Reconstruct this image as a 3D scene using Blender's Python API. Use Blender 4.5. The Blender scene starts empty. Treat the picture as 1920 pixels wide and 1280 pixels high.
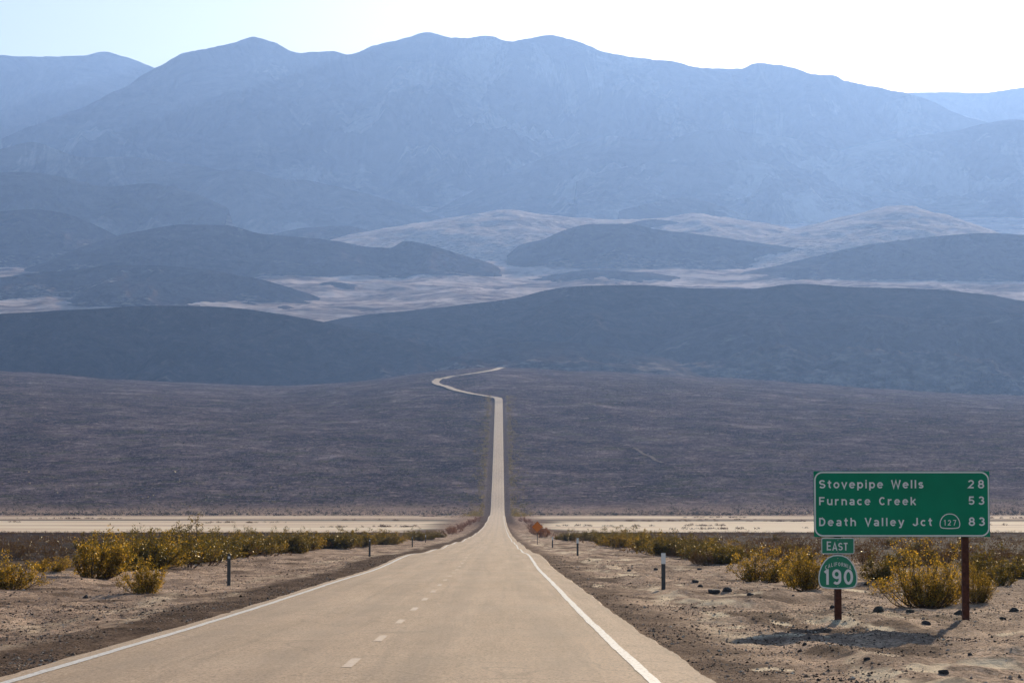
import bpy, math, random
import numpy as np
from mathutils import Matrix, Vector

random.seed(7)
RNG = np.random.default_rng(11)
PI = math.pi
scene = bpy.context.scene
COL = scene.collection

# ------------------------------------------------------------------ camera
F = 4800.0                      # focal length in pixels of the 1920 px wide photograph
CAM = np.array([1.75, 0.0, 10.0])
PITCH = math.atan(291 / F)
YAW = -math.atan(22 / F)
cd = bpy.data.cameras.new('camera')
cd.lens = F / 1920 * 36; cd.sensor_width = 36
cd.clip_start = 0.5; cd.clip_end = 90000
cam = bpy.data.objects.new('camera', cd)
cam.location = CAM; cam.rotation_euler = (PI / 2 + PITCH, 0, YAW)
COL.objects.link(cam); scene.camera = cam
ROT = np.array(cam.rotation_euler.to_matrix())

def slopes(px, py):
    """pixel of the photograph -> (dx per metre forward, dz per metre forward)"""
    px = np.asarray(px, float); py = np.asarray(py, float)
    v = np.stack([(px - 960), (640 - py), np.full_like(px, -F)], -1) @ ROT.T
    return v[..., 0] / v[..., 1], v[..., 2] / v[..., 1]

# ------------------------------------------------------------------ noise
def _h(ix, iy, s):
    a = (ix.astype(np.int64) * 374761393 + iy.astype(np.int64) * 668265263 + s * 1442695041) & 0xFFFFFFFF
    a = ((a ^ (a >> 13)) * 1274126177) & 0xFFFFFFFF
    a = ((a ^ (a >> 16)) * 2246822519) & 0xFFFFFFFF
    return ((a ^ (a >> 15)) & 0xFFFFFF) / float(0xFFFFFF)
def vn(x, y, s=0):
    xi = np.floor(x); yi = np.floor(y); fx = x - xi; fy = y - yi
    fx = fx * fx * fx * (fx * (fx * 6 - 15) + 10); fy = fy * fy * fy * (fy * (fy * 6 - 15) + 10)
    a = _h(xi, yi, s); b = _h(xi + 1, yi, s); c = _h(xi, yi + 1, s); d = _h(xi + 1, yi + 1, s)
    return (a + (b - a) * fx + (c - a) * fy + (a - b - c + d) * fx * fy) * 2 - 1
def fbm(x, y, s=0, o=4, g=0.5):
    r = 0; a = 1.0; t = 0
    for k in range(o):
        r = r + a * vn(x * 2.03 ** k + 13.7 * k, y * 2.03 ** k - 7.1 * k, s + k); t += a; a *= g
    return r / t
def ridged(x, y, s=0, o=4):
    r = 0; a = 1.0; t = 0
    for k in range(o):
        r = r + a * (1 - np.abs(vn(x * 2.1 ** k + 3.3 * k, y * 2.1 ** k + 5.1 * k, s + k)) * 1.6); t += a; a *= 0.5
    return r / t
def sm(a, b, x):
    t = np.clip((x - a) / (b - a), 0, 1); return t * t * (3 - 2 * t)
def pchip(X, Y):
    X = np.array(X, float); Y = np.array(Y, float); h = np.diff(X); d = np.diff(Y) / h
    m = np.zeros(len(X)); m[0] = d[0]; m[-1] = d[-1]
    for i in range(1, len(X) - 1):
        if d[i - 1] * d[i] > 0:
            w1 = 2 * h[i] + h[i - 1]; w2 = h[i] + 2 * h[i - 1]
            m[i] = (w1 + w2) / (w1 / d[i - 1] + w2 / d[i])
    def f(x):
        x = np.asarray(x, float); xc = np.clip(x, X[0], X[-1])
        i = np.clip(np.searchsorted(X, xc) - 1, 0, len(h) - 1); t = (xc - X[i]) / h[i]
        r = ((2*t**3-3*t**2+1)*Y[i] + (t**3-2*t**2+t)*h[i]*m[i] + (-2*t**3+3*t**2)*Y[i+1] + (t**3-t**2)*h[i]*m[i+1])
        return r + np.where(x < X[0], (x - X[0]) * m[0], 0) + np.where(x > X[-1], (x - X[-1]) * m[-1], 0)
    return f

# ------------------------------------------------------------------ terrain height
ROADZ = pchip([-80, 0, 26.7, 49, 81, 140, 235, 380, 514, 700, 857, 1050, 1285, 1361, 1440, 1600, 1930, 2250, 2600, 2900, 3200, 3500, 3800, 4100, 4600, 5000, 5500, 6500, 7500, 9000, 11000, 13000, 15000, 24000],
              [-0.2, -1.5, -1.93, -2.27, -2.66, -3.34, -4.6, -6.35, -7.65, -8.95, -9.6, -9.7, -9.6, -9.3, -7.6, 3, 31, 62, 95.5, 122, 148, 171, 190, 203, 200, 270, 379, 523, 666, 879, 1160, 1438, 1706, 2100])
PLAINZ = pchip([-80, 26.7, 49, 81, 140, 235, 380, 514, 640, 690, 720, 1361], [-0.4, -1.98, -2.32, -2.7, -3.38, -4.62, -6.4, -7.8, -9.1, -9.6, -9.66, -9.64])
CREST = pchip([-600, 0, 250, 500, 640, 750, 920, 1100, 1300, 1500, 1700, 1920, 2500], [690, 697, 710, 722, 714, 703, 688, 694, 704, 718, 731, 745, 760])
def roadz(y):
    y = np.asarray(y, float)
    w = sm(70, 130, y) * (1 - sm(600, 900, y))
    und = 0.055 * np.sin(y / 9.5 + 1.2 * np.sin(y / 37)) + 0.06 * np.sin(y / 21 + 0.8)
    w2 = sm(700, 1300, y) * (1 - sm(2500, 3000, y))
    return ROADZ(y) + und * w + w2 * 0.5 * np.sin(y / 46 + 1.5 * np.sin(y / 140))
PATCH = []   # (x, y, radius, dz)
def ground(x, y):
    x = np.asarray(x, float); y = np.asarray(y, float)
    rz = roadz(y); pz = np.where(y < 1361, PLAINZ(y), ROADZ(y))
    d = np.abs(x)
    offr = sm(6, 16, d)
    z = rz + (pz - rz) * offr
    # crest variation of the far fan
    D = np.maximum(y, 60.0); px = 938 + (x - CAM[0]) / D * F
    yc = CREST(np.clip(px, -600, 2500))
    z = z - sm(1900, 3700, y) * (1 - sm(4600, 5200, y)) * (yc - 689) / F * 3800
    z = z + sm(2000, 3000, y) * (1 - sm(4200, 5000, y)) * 5 * fbm(x / 260, y / 420, 90, 3) * sm(10, 120, d)
    # embankment of the road over the playa and through the plain
    w = 3.95 + np.maximum(y - 600, 0) * 0.0018
    edge = sm(w, w + 1.6, d)
    far = sm(150, 900, y)
    nearm = 1 - sm(400, 1000, y)
    z = z - 0.05 * (1 - edge) * 1.0
    z = z - nearm * 0.12 * sm(4.2, 6.5, d) * (1 - sm(9, 13, d))
    amp = sm(4.1, 6.6, d) * nearm
    z = z + amp * (0.055 * fbm(x / 0.8, y / 1.5, 1, 4, .6) + 0.12 * fbm(x / 3.1, y / 6.0, 5, 3)) * (0.6 + 0.6 * sm(6, 9, d))
    z = z + amp * 0.17 * ridged(x / 2.6 + 0.3 * fbm(y / 8, x * 0, 4, 2), y / 9.0, 21, 3) * sm(5.4, 6.6, x) * (1 - sm(9, 12, x))
    z = z + nearm * sm(9, 22, d) * (0.22 * fbm(x / 9, y / 14, 31, 4) + 0.05)
    z = z + nearm * sm(4.0, 4.3, d) * 0.028 * fbm(x / 0.25, y / 0.45, 41, 2)
    # gentle shrub hummocks on the fan
    fan = sm(1380, 1700, y) * (1 - sm(4800, 5600, y)) * sm(12, 40, d)
    z = z + fan * (0.9 * fbm(x / 30, y / 50, 51, 5, .62) + 1.4 * ridged(x / 55 + y / 200, y / 240, 61, 3) - 1.0)
    fl = sm(5000, 5800, y)
    z = z + fl * (13 * ridged(x / 330 + .4 * fbm(x / 500, y / 500, 72, 2), y / 700, 71, 5) + 6 * fbm(x / 80, y / 120, 81, 4, .6) - 9)
    for (cx, cy, r, dz) in PATCH:
        q = np.clip(((x - cx) ** 2 + (y - cy) ** 2) / (r * r), 0, 1)
        z = z + dz * (1 - q) ** 2
    return z + CAM[2]

# terrain spots where the photograph shows small mounds and scoops on the right verge
PATCH += [(7.0, 57, 1.5, .14), (6.1, 47.5, 1.0, .10), (5.3, 39.5, 1.1, -.06), (7.6, 42.2, 2.0, .05), (9.3, 46, 2.2, .03), (6.6, 66, 1.2, .10), (6.0, 86, 1.6, .12)]

def on_ground(px, py, lo=18, hi=700):
    sx, sz = slopes(px, py)
    D = np.exp(np.linspace(math.log(lo), math.log(hi), 3000))
    X = CAM[0] + sx * D; Z = CAM[2] + sz * D
    G = ground(X, D)
    k = np.nonzero(Z <= G)[0]
    k = k[0] if len(k) else len(D) - 1
    return float(X[k]), float(D[k]), float(G[k])

# ------------------------------------------------------------------ helpers
def new_mesh(name, V, faces, mat=None, parent=None, smooth=False, nf=None):
    """V n x 3; faces: list of int arrays (m x k)"""
    if not isinstance(faces, list): faces = [faces]
    faces = [np.asarray(f, np.int32) for f in faces if len(f)]
    me = bpy.data.meshes.new(name)
    V = np.asarray(V, np.float32)
    me.vertices.add(len(V)); me.vertices.foreach_set('co', V.ravel())
    nl = sum(f.size for f in faces); npoly = sum(len(f) for f in faces)
    me.loops.add(nl); me.loops.foreach_set('vertex_index', np.concatenate([f.ravel() for f in faces]))
    tot = np.concatenate([np.full(len(f), f.shape[1], np.int32) for f in faces])
    st = np.concatenate([[0], np.cumsum(tot)[:-1]]).astype(np.int32)
    me.polygons.add(npoly); me.polygons.foreach_set('loop_start', st)
    try: me.polygons.foreach_set('loop_total', tot)
    except Exception: pass
    me.polygons.foreach_set('use_smooth', np.full(npoly, smooth, bool))
    me.update(calc_edges=True); me.validate()
    if mat: me.materials.append(mat)
    o = bpy.data.objects.new(name, me); COL.objects.link(o)
    if parent: o.parent = parent
    return o
def tag(o, label=None, cat=None, group=None, kind=None):
    if label: o['label'] = label
    if cat: o['category'] = cat
    if group: o['group'] = group
    if kind: o['kind'] = kind
    return o
def empty(name, loc, rz=0):
    o = bpy.data.objects.new(name, None); o.empty_display_size = .2
    o.location = loc; o.rotation_euler = (0, 0, rz); COL.objects.link(o); return o
def copy_tree(o, parent=None):
    c = o.copy(); COL.objects.link(c)
    if parent: c.parent = parent
    for ch in list(o.children): copy_tree(ch, c)
    return c
def grid_faces(nr, nc):
    i = np.arange(nr - 1)[:, None] * nc + np.arange(nc - 1)[None]
    i = i.ravel(); return np.stack([i, i + 1, i + nc + 1, i + nc], 1)
def add_attr(o, name, arr):
    a = o.data.color_attributes.new(name=name, type='FLOAT_COLOR', domain='POINT')
    a.data.foreach_set('color', np.asarray(arr, np.float32).ravel())
class MB:
    def __init__(s): s.V = []; s.F = []
    def box(s, c, h, rot=None):
        n = len(s.V); M = rot or Matrix.Identity(3)
        for sz in (-1, 1):
            for sy in (-1, 1):
                for sx in (-1, 1):
                    s.V.append(tuple(Vector(c) + M @ Vector((sx*h[0], sy*h[1], sz*h[2]))))
        for f in ((0,2,3,1),(4,5,7,6),(0,1,5,4),(2,6,7,3),(0,4,6,2),(1,3,7,5)): s.F.append([n+i for i in f])
    def prism(s, pts, y0, y1):
        """outline in (x,z), counter clockwise, from y0 (front) to y1"""
        n = len(s.V); k = len(pts)
        s.V += [(p[0], y0, p[1]) for p in pts] + [(p[0], y1, p[1]) for p in pts]
        s.F.append([n+i for i in range(k)]); s.F.append([n+k+i for i in reversed(range(k))])
        for i in range(k):
            j = (i+1) % k; s.F.append([n+j, n+i, n+k+i, n+k+j])
    def ribbon(s, pts, w, y, closed=False):
        """flat stroke in the xz plane"""
        P = [np.array(p, float) for p in pts]; n = len(s.V); k = len(P)
        for i in range(k):
            a = P[(i-1) % k] if (closed or i > 0) else None; b = P[(i+1) % k] if (closed or i < k-1) else None
            d1 = (P[i]-a) if a is not None else (b-P[i]); d2 = (b-P[i]) if b is not None else d1
            d1 = d1/ (np.linalg.norm(d1)+1e-9); d2 = d2/(np.linalg.norm(d2)+1e-9)
            n1 = np.array([-d1[1], d1[0]]); n2 = np.array([-d2[1], d2[0]]); m = n1+n2; m = m/(np.linalg.norm(m)+1e-9)
            L = w/2/max(0.45, float(m @ n1))
            s.V.append((P[i][0]+m[0]*L, y, P[i][1]+m[1]*L)); s.V.append((P[i][0]-m[0]*L, y, P[i][1]-m[1]*L))
        for i in range(k if closed else k-1):
            j = (i+1) % k; s.F.append([n+2*i, n+2*i+1, n+2*j+1, n+2*j])
    def build(s, name, mat, parent=None, smooth=False):
        me = bpy.data.meshes.new(name); me.from_pydata([tuple(map(float, v)) for v in s.V], [], s.F); me.update()
        if smooth: me.polygons.foreach_set('use_smooth', [True]*len(me.polygons))
        me.materials.append(mat)
        o = bpy.data.objects.new(name, me); COL.objects.link(o)
        if parent: o.parent = parent
        return o

# ------------------------------------------------------------------ materials
class NT:
    def __init__(s, name):
        s.m = bpy.data.materials.new(name); s.m.use_nodes = True; s.t = s.m.node_tree; s.t.nodes.clear()
        s.out = s.n('ShaderNodeOutputMaterial')
    def n(s, typ, **kw):
        x = s.t.nodes.new(typ)
        for k, v in kw.items():
            if k.startswith('i_'):
                key = k[2:].replace('_', ' '); x.inputs[key].default_value = v
            else: setattr(x, k, v)
        return x
    def l(s, a, b): s.t.links.new(a, b)
    def pos(s, scale=(1, 1, 1)):
        g = s.n('ShaderNodeNewGeometry'); m = s.n('ShaderNodeMapping'); m.inputs['Scale'].default_value = scale
        s.l(g.outputs['Position'], m.inputs['Vector']); return m.outputs[0]
    def opos(s, scale=(1, 1, 1)):
        g = s.n('ShaderNodeTexCoord'); m = s.n('ShaderNodeMapping'); m.inputs['Scale'].default_value = scale
        s.l(g.outputs['Object'], m.inputs['Vector']); return m.outputs[0]
    def noise(s, vec, scale, detail=4, rough=.55, dist=0):
        x = s.n('ShaderNodeTexNoise'); x.inputs['Scale'].default_value = scale; x.inputs['Detail'].default_value = detail
        x.inputs['Roughness'].default_value = rough; x.inputs['Distortion'].default_value = dist
        s.l(vec, x.inputs['Vector']); return x.outputs[0]
    def ramp(s, fac, stops):
        r = s.n('ShaderNodeValToRGB'); e = r.color_ramp.elements
        while len(e) < len(stops): e.new(0.5)
        for q, (p, c) in zip(e, stops):
            q.position = p; q.color = (c, c, c, 1) if isinstance(c, (int, float)) else (*c, 1)
        s.l(fac, r.inputs[0]); return r.outputs[0]
    def mix(s, fac, a, b, mode='MIX'):
        x = s.n('ShaderNodeMix', data_type='RGBA', blend_type=mode)
        for v, i in ((fac, 0), (a, 6), (b, 7)):
            if hasattr(v, 'links'): s.l(v, x.inputs[i])
            else: x.inputs[i].default_value = v if i == 0 else (*v, 1)
        return x.outputs[2]
    def math(s, op, a, b=0.0):
        x = s.n('ShaderNodeMath', operation=op)
        for v, i in ((a, 0), (b, 1)):
            if hasattr(v, 'links'): s.l(v, x.inputs[i])
            else: x.inputs[i].default_value = v
        return x.outputs[0]
    def attr(s, name):
        a = s.n('ShaderNodeAttribute', attribute_name=name); c = s.n('ShaderNodeSeparateColor')
        s.l(a.outputs['Color'], c.inputs[0]); return c.outputs
    def bsdf(s, col, rough=.9, spec=.3, bump=None, bstr=.5, bdist=.02, metal=0):
        b = s.n('ShaderNodeBsdfPrincipled')
        if hasattr(col, 'links'): s.l(col, b.inputs['Base Color'])
        else: b.inputs['Base Color'].default_value = (*col, 1)
        if hasattr(rough, 'links'): s.l(rough, b.inputs['Roughness'])
        else: b.inputs['Roughness'].default_value = rough
        b.inputs['Specular IOR Level'].default_value = spec; b.inputs['Metallic'].default_value = metal
        if bump is not None:
            n = s.n('ShaderNodeBump'); n.inputs['Strength'].default_value = bstr; n.inputs['Distance'].default_value = bdist
            s.l(bump, n.inputs['Height']); s.l(n.outputs[0], b.inputs['Normal'])
        s.l(b.outputs[0], s.out.inputs[0]); return b

def mat_ground():
    t = NT('desert_ground'); p = t.pos()
    A = t.attr('mask'); playa, sand, gravel = A[0], A[1], A[2]
    B = t.attr('mask2'); fanm, near, floor = B[0], B[1], B[2]
    n1 = t.noise(t.pos((1, .45, 1)), 0.9, 6, .62, .3)
    n2 = t.noise(p, 7.0, 4, .6)
    n3 = t.noise(p, 17.0, 4, .8)
    base = t.ramp(n1, [(.38, (.31, .210, .155)), (.5, (.54, .37, .268)), (.62, (.82, .58, .41))])
    base = t.mix(t.ramp(n2, [(.46, 0.0), (.62, .6)]), base, (.24, .168, .115))
    base = t.mix(t.ramp(n3, [(.40, .9), (.475, 0.0)]), base, (.07, .048, .042))
    base = t.mix(t.ramp(n3, [(.56, 0.0), (.66, .7)]), base, (.80, .66, .54))
    sn = t.noise(t.pos((1, .5, 1)), 2.2, 4, .6)
    s2 = t.math('MULTIPLY', sand, t.ramp(sn, [(.36, .2), (.56, 1.0)]))
    base = t.mix(s2, base, (.92, .74, .52))
    gn = t.noise(p, 15.0, 5, .85)
    gcol = t.ramp(gn, [(.40, (.018, .013, .011)), (.5, (.085, .060, .047)), (.62, (.30, .215, .165))])
    base = t.mix(t.math('MULTIPLY', gravel, t.ramp(n1, [(.3, .98), (.65, .75)])), base, gcol)
    # plain between verge and playa: dark pavement stones
    pn = t.noise(p, .12, 6, .65)
    pl = t.ramp(pn, [(.35, (.028, .020, .018)), (.55, (.055, .038, .032)), (.7, (.13, .095, .075))])
    base = t.mix(near, pl, base)
    # playa
    yn = t.noise(t.pos((.3, 1, 1)), .020, 5, .6)
    py = t.ramp(yn, [(.35, (.68, .50, .36)), (.5, (.90, .72, .52)), (.65, (.95, .80, .60))])
    base = t.mix(playa, base, py)
    # alluvial fan
    f1 = t.noise(t.pos((1, .6, .6)), .016, 10, .74, .5)
    f2 = t.noise(p, .09, 6, .75)
    f3 = t.noise(p, .45, 3, .7)
    fc = t.ramp(f1, [(.40, (.045, .033, .040)), (.50, (.10, .072, .080)), (.58, (.17, .125, .125)), (.68, (.36, .27, .25))])
    fc = t.mix(t.ramp(f2, [(.55, 0.0), (.64, .75)]), fc, (.42, .30, .26))
    ol = t.noise(t.pos((.8, 1, 1)), .035, 5, .7)
    fc = t.mix(t.ramp(ol, [(.52, 0.0), (.62, .55)]), fc, (.085, .085, .030))
    fc = t.mix(t.ramp(f2, [(.34, .6), (.46, 0.0)]), fc, (.012, .011, .016))
    fc = t.mix(t.ramp(f3, [(.57, 0.0), (.67, .85)]), fc, (.52, .38, .33))
    fc = t.mix(t.ramp(f3, [(.36, .55), (.44, 0.0)]), fc, (.018, .018, .016))
    base = t.mix(fanm, base, fc)
    # upper valley floor
    v1 = t.noise(t.pos((.6, .5, .5)), .008, 10, .74, .8)
    vc = t.ramp(v1, [(.38, (.10, .075, .068)), (.48, (.36, .27, .23)), (.58, (.76, .60, .50))])
    base = t.mix(floor, base, vc)
    hb = t.math('ADD', t.math('MULTIPLY', n3, .5), t.math('ADD', n2, t.math('MULTIPLY', t.noise(p, 90, 2, .5), .25)))
    # stronger, coarser relief on the far slopes than close by
    bd = t.math('ADD', t.math('MULTIPLY', fanm, 0.0), hb)
    hb2 = t.math('ADD', t.math('MULTIPLY', f2, 2.2), t.math('MULTIPLY', f3, 1.0))
    mh = t.mix(fanm, (0, 0, 0), (1, 1, 1))
    nb = t.n('ShaderNodeBump'); nb.inputs['Strength'].default_value = .8; nb.inputs['Distance'].default_value = .09
    t.l(bd, nb.inputs['Height'])
    fb = t.n('ShaderNodeBump'); fb.inputs['Distance'].default_value = .5
    t.l(fanm, fb.inputs['Strength']); t.l(hb2, fb.inputs['Height']); t.l(nb.outputs[0], fb.inputs['Normal'])
    b = t.bsdf(base, .93, .0)
    t.l(t.math('MULTIPLY', t.attr('sheen')[0], .010), b.inputs['Specular IOR Level']); t.l(fb.outputs[0], b.inputs['Normal'])
    return t.m

def mat_road():
    t = NT('weathered_asphalt'); p = t.pos()
    n1 = t.noise(t.pos((1, .06, 1)), 1.3, 5, .6)
    n2 = t.noise(p, 55, 3, .7); n3 = t.noise(t.pos((1, .35, 1)), .7, 4, .6, .6)
    c = t.ramp(n1, [(.3, (.46, .318, .212)), (.55, (.57, .40, .275)), (.75, (.64, .465, .325))])
    c = t.mix(t.ramp(n3, [(.45, 0.0), (.7, .35)]), c, (.33, .24, .165))
    c = t.mix(t.ramp(n2, [(.36, .45), (.48, 0.0)]), c, (.16, .12, .09))
    c = t.mix(t.ramp(n2, [(.58, 0.0), (.68, .6)]), c, (.70, .57, .42))
    # rubber streaks along the wheel paths: soft dark bands across x, broken up along y
    sx = t.n('ShaderNodeSeparateXYZ'); g = t.n('ShaderNodeNewGeometry'); t.l(g.outputs['Position'], sx.inputs[0])
    st = t.noise(t.pos((3.2, .045, 1)), 1.0, 3, .5, .35)
    c = t.mix(t.ramp(st, [(.52, 0.0), (.66, .28)]), c, (.22, .165, .125))
    st2 = t.noise(t.pos((7, .3, 1)), 1.0, 4, .6, .5)
    c = t.mix(t.ramp(st2, [(.54, 0.0), (.66, .16)]), c, (.24, .18, .135))
    c = t.mix(t.ramp(st2, [(.34, .16), (.46, 0.0)]), c, (.66, .50, .35))
    gr = t.noise(t.pos((1, .3, 1)), 26, 4, .85)
    c = t.mix(t.ramp(gr, [(.38, .75), (.49, 0.0)]), c, (.20, .15, .115))
    c = t.mix(t.ramp(gr, [(.54, 0.0), (.64, .5)]), c, (.78, .63, .46))
    tr = t.math('COSINE', t.math('MULTIPLY', t.math('SUBTRACT', sx.outputs[0], .8), 2 * PI / 1.7))
    c = t.mix(t.math('MULTIPLY', t.ramp(tr, [(.1, 0.0), (.95, .34)]), t.ramp(n3, [(.3, .4), (.6, 1.0)])), c, (.30, .225, .17))
    w = t.n('ShaderNodeTexNoise'); w.inputs['Scale'].default_value = .25; w.inputs['Detail'].default_value = 2; t.l(t.pos((1, .5, 1)), w.inputs['Vector'])
    cr = t.math('ABSOLUTE', t.math('SUBTRACT', w.outputs[0], .5))
    c = t.mix(t.ramp(cr, [(0.0, .30), (.004, 0.0)]), c, (.10, .08, .07))
    # cross joints
    cj = t.noise(t.pos((.05, 1, 1)), .12, 4, .7)
    c = t.mix(t.ramp(cj, [(.52, 0.0), (.66, .25)]), c, (.40, .32, .24))
    t.bsdf(c, .85, .07, t.math('ADD', n2, t.math('MULTIPLY', n1, .4)), .55, .012); return t.m

def mat_simple(name, col, rough=.8, spec=.3, var=.25, scale=6, bump=.3, bdist=.003, metal=0, obj=True):
    t = NT(name); n = t.noise(t.opos() if obj else t.pos(), scale, 5, .6)
    c = t.mix(t.ramp(n, [(.3, 0.0), (.7, 1.0)]), tuple(v * (1 - var) for v in col), tuple(min(1, v * (1 + var)) for v in col))
    t.bsdf(c, rough, spec, n, bump, bdist, metal); return t.m

def mat_hill(name, dark, mid, pale, pale_amt=.66, s=1.0, fine=.4):
    t = NT(name)
    n1 = t.noise(t.pos((1, .6, 1.2)), .0035 * s, 8, .68, .8); n2 = t.noise(t.pos((1, 1, 2)), .02 * s, 7, .75)
    n3 = t.noise(t.pos((1, 1, .6)), .0022 * s, 5, .6, 1.5)
    c = t.ramp(n1, [(.36, dark), (.6, mid)])
    c = t.mix(t.ramp(n2, [(.54, 0.0), (.72, fine)]), c, tuple((a + b) / 2 for a, b in zip(mid, pale)))
    c = t.mix(t.ramp(n2, [(.34, fine * 1.5), (.46, 0.0)]), c, tuple(a * .6 for a in dark))
    c = t.mix(t.math('MULTIPLY', t.ramp(n3, [(pale_amt, 0.0), (pale_amt + .05, .8)]), t.ramp(n2 if fine > .3 else n1, [(.38, .2), (.6, 1.0)])), c, pale)
    ap = t.attr('apron')[0]
    if fine < .3: n2 = n1
    ac = t.ramp(n2, [(.40, dark), (.5, mid), (.62, pale)])
    c = t.mix(t.ramp(t.math('MULTIPLY', ap, t.math('ADD', n1, .45)), [(.22, 0.0), (.5, .85)]), c, ac)
    t.bsdf(c, 1.0, .0, t.math('ADD', t.math('MULTIPLY', n2, 1.0), t.math('MULTIPLY', n1, 3.0)), 1.0, (14.0 if fine > .3 else 7.0) / s); return t.m

def mat_leaf(name, c1, c2, trans=.5):
    t = NT(name); g = t.n('ShaderNodeNewGeometry'); oi = t.n('ShaderNodeObjectInfo')
    c = t.mix(t.ramp(g.outputs['Random Per Island'], [(0.0, 0.0), (.55, .22), (1.0, 1.0)]), c1, c2)
    c = t.mix(t.math('MULTIPLY', oi.outputs['Random'], .35), c, tuple(v * .55 for v in c1))
    d = t.n('ShaderNodeBsdfDiffuse'); t.l(c, d.inputs[0])
    tr = t.n('ShaderNodeBsdfTranslucent'); tc = t.mix(1.0, c, (2.1, 1.6, .7), 'MULTIPLY'); t.l(tc, tr.inputs[0])
    m = t.n('ShaderNodeMixShader'); m.inputs[0].default_value = trans; t.l(d.outputs[0], m.inputs[1]); t.l(tr.outputs[0], m.inputs[2])
    gl = t.n('ShaderNodeBsdfGlossy'); gl.inputs['Roughness'].default_value = .38; gl.inputs[0].default_value = (.9, .85, .7, 1)
    m2 = t.n('ShaderNodeMixShader'); m2.inputs[0].default_value = .06; t.l(m.outputs[0], m2.inputs[1]); t.l(gl.outputs[0], m2.inputs[2])
    t.l(m2.outputs[0], t.out.inputs[0]); return t.m

M = dict(
    ground=mat_ground(), road=mat_road(),
    paint=None,
    gravel=None,
    rock=mat_simple('dark_volcanic_rock', (.075, .066, .066), .85, .35, .6, 9, .9, .03),
    paler=mat_simple('pale_rock', (.34, .29, .25), .85, .35, .4, 9, .8, .02),
    leaf_gold=mat_leaf('creosote_leaf_gold', (.050, .054, .012), (.52, .37, .05), .5),
    leaf_olive=mat_leaf('creosote_leaf_olive', (.034, .040, .012), (.24, .185, .03), .42),
    leaf_brown=mat_leaf('dry_scrub_leaf', (.055, .033, .017), (.10, .064, .026), .3),
    leaf_red=mat_leaf('rusty_scrub_leaf', (.11, .05, .035), (.17, .085, .055), .35),
    scrub=mat_leaf('far_scrub_leaf', (.012, .013, .008), (.035, .033, .014), .12),
    stem=mat_simple('shrub_stem', (.10, .062, .042), .9, .2, .4, 20, .3),
    post=mat_simple('rusty_brown_post', (.085, .030, .020), .8, .3, .45, 14, .5, .003),
    green=mat_simple('green_reflective_sheeting', (.0, .25, .135), .5, .2, .13, 1.3, .05, .001),
    green2=mat_simple('green_shield_sheeting', (.004, .24, .13), .42, .5, .06, 3, .05, .001),
    white=mat_simple('white_reflective_sheeting', (.84, .86, .86), .5, .5, .05, 3, .05, .001),
    alu=mat_simple('aluminium_sign_back', (.4, .41, .42), .5, .5, .1, 4, .1, .001, .8),
    delin=mat_simple('dark_flexible_post', (.055, .062, .07), .6, .4, .3, 10, .3),
    orange=mat_simple('orange_sheeting', (.75, .20, .012), .5, .4, .08, 5, .05),
)
def mat_paint():
    t = NT('worn_road_paint'); n = t.noise(t.pos((1, .5, 1)), 22, 4, .7)
    c = t.ramp(n, [(.34, (.36, .30, .24)), (.46, (.62, .58, .52)), (.6, (.74, .71, .66))])
    t.bsdf(c, .6, .35, n, .3, .004); return t.m
def mat_dash():
    t = NT('faded_road_paint'); n = t.noise(t.pos((1, .5, 1)), 9, 5, .75)
    c = t.ramp(n, [(.42, (.50, .355, .245)), (.56, (.56, .42, .30)), (.70, (.66, .53, .41))])
    t.bsdf(c, .65, .35, n, .3, .004); return t.m
def mat_gravel():
    t = NT('mixed_gravel'); g = t.n('ShaderNodeNewGeometry')
    c = t.ramp(g.outputs['Random Per Island'], [(0.0, (.035, .025, .022)), (.35, (.10, .07, .056)), (.6, (.28, .195, .145)), (.85, (.52, .39, .30)), (1.0, (.80, .68, .55))])
    t.bsdf(c, .9, .04); return t.m
M['paint'] = mat_paint(); M['dash'] = mat_dash(); M['gravel'] = mat_gravel()
M['hill_dark'] = mat_hill('near_hill_rock', (.012, .008, .009), (.060, .042, .038), (.28, .21, .17), .70, 2.2)
M['hill_mid'] = mat_hill('middle_hill_rock', (.035, .025, .025), (.12, .088, .078), (.40, .32, .26), .66, 1.6)
M['wash'] = mat_hill('alluvial_wash', (.20, .155, .135), (.55, .44, .37), (.85, .70, .59), .50, 2.4)
M['mountain'] = mat_hill('mountain_rock', (.05, .04, .038), (.20, .17, .15), (.50, .45, .40), .56, .6, .12)

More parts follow.
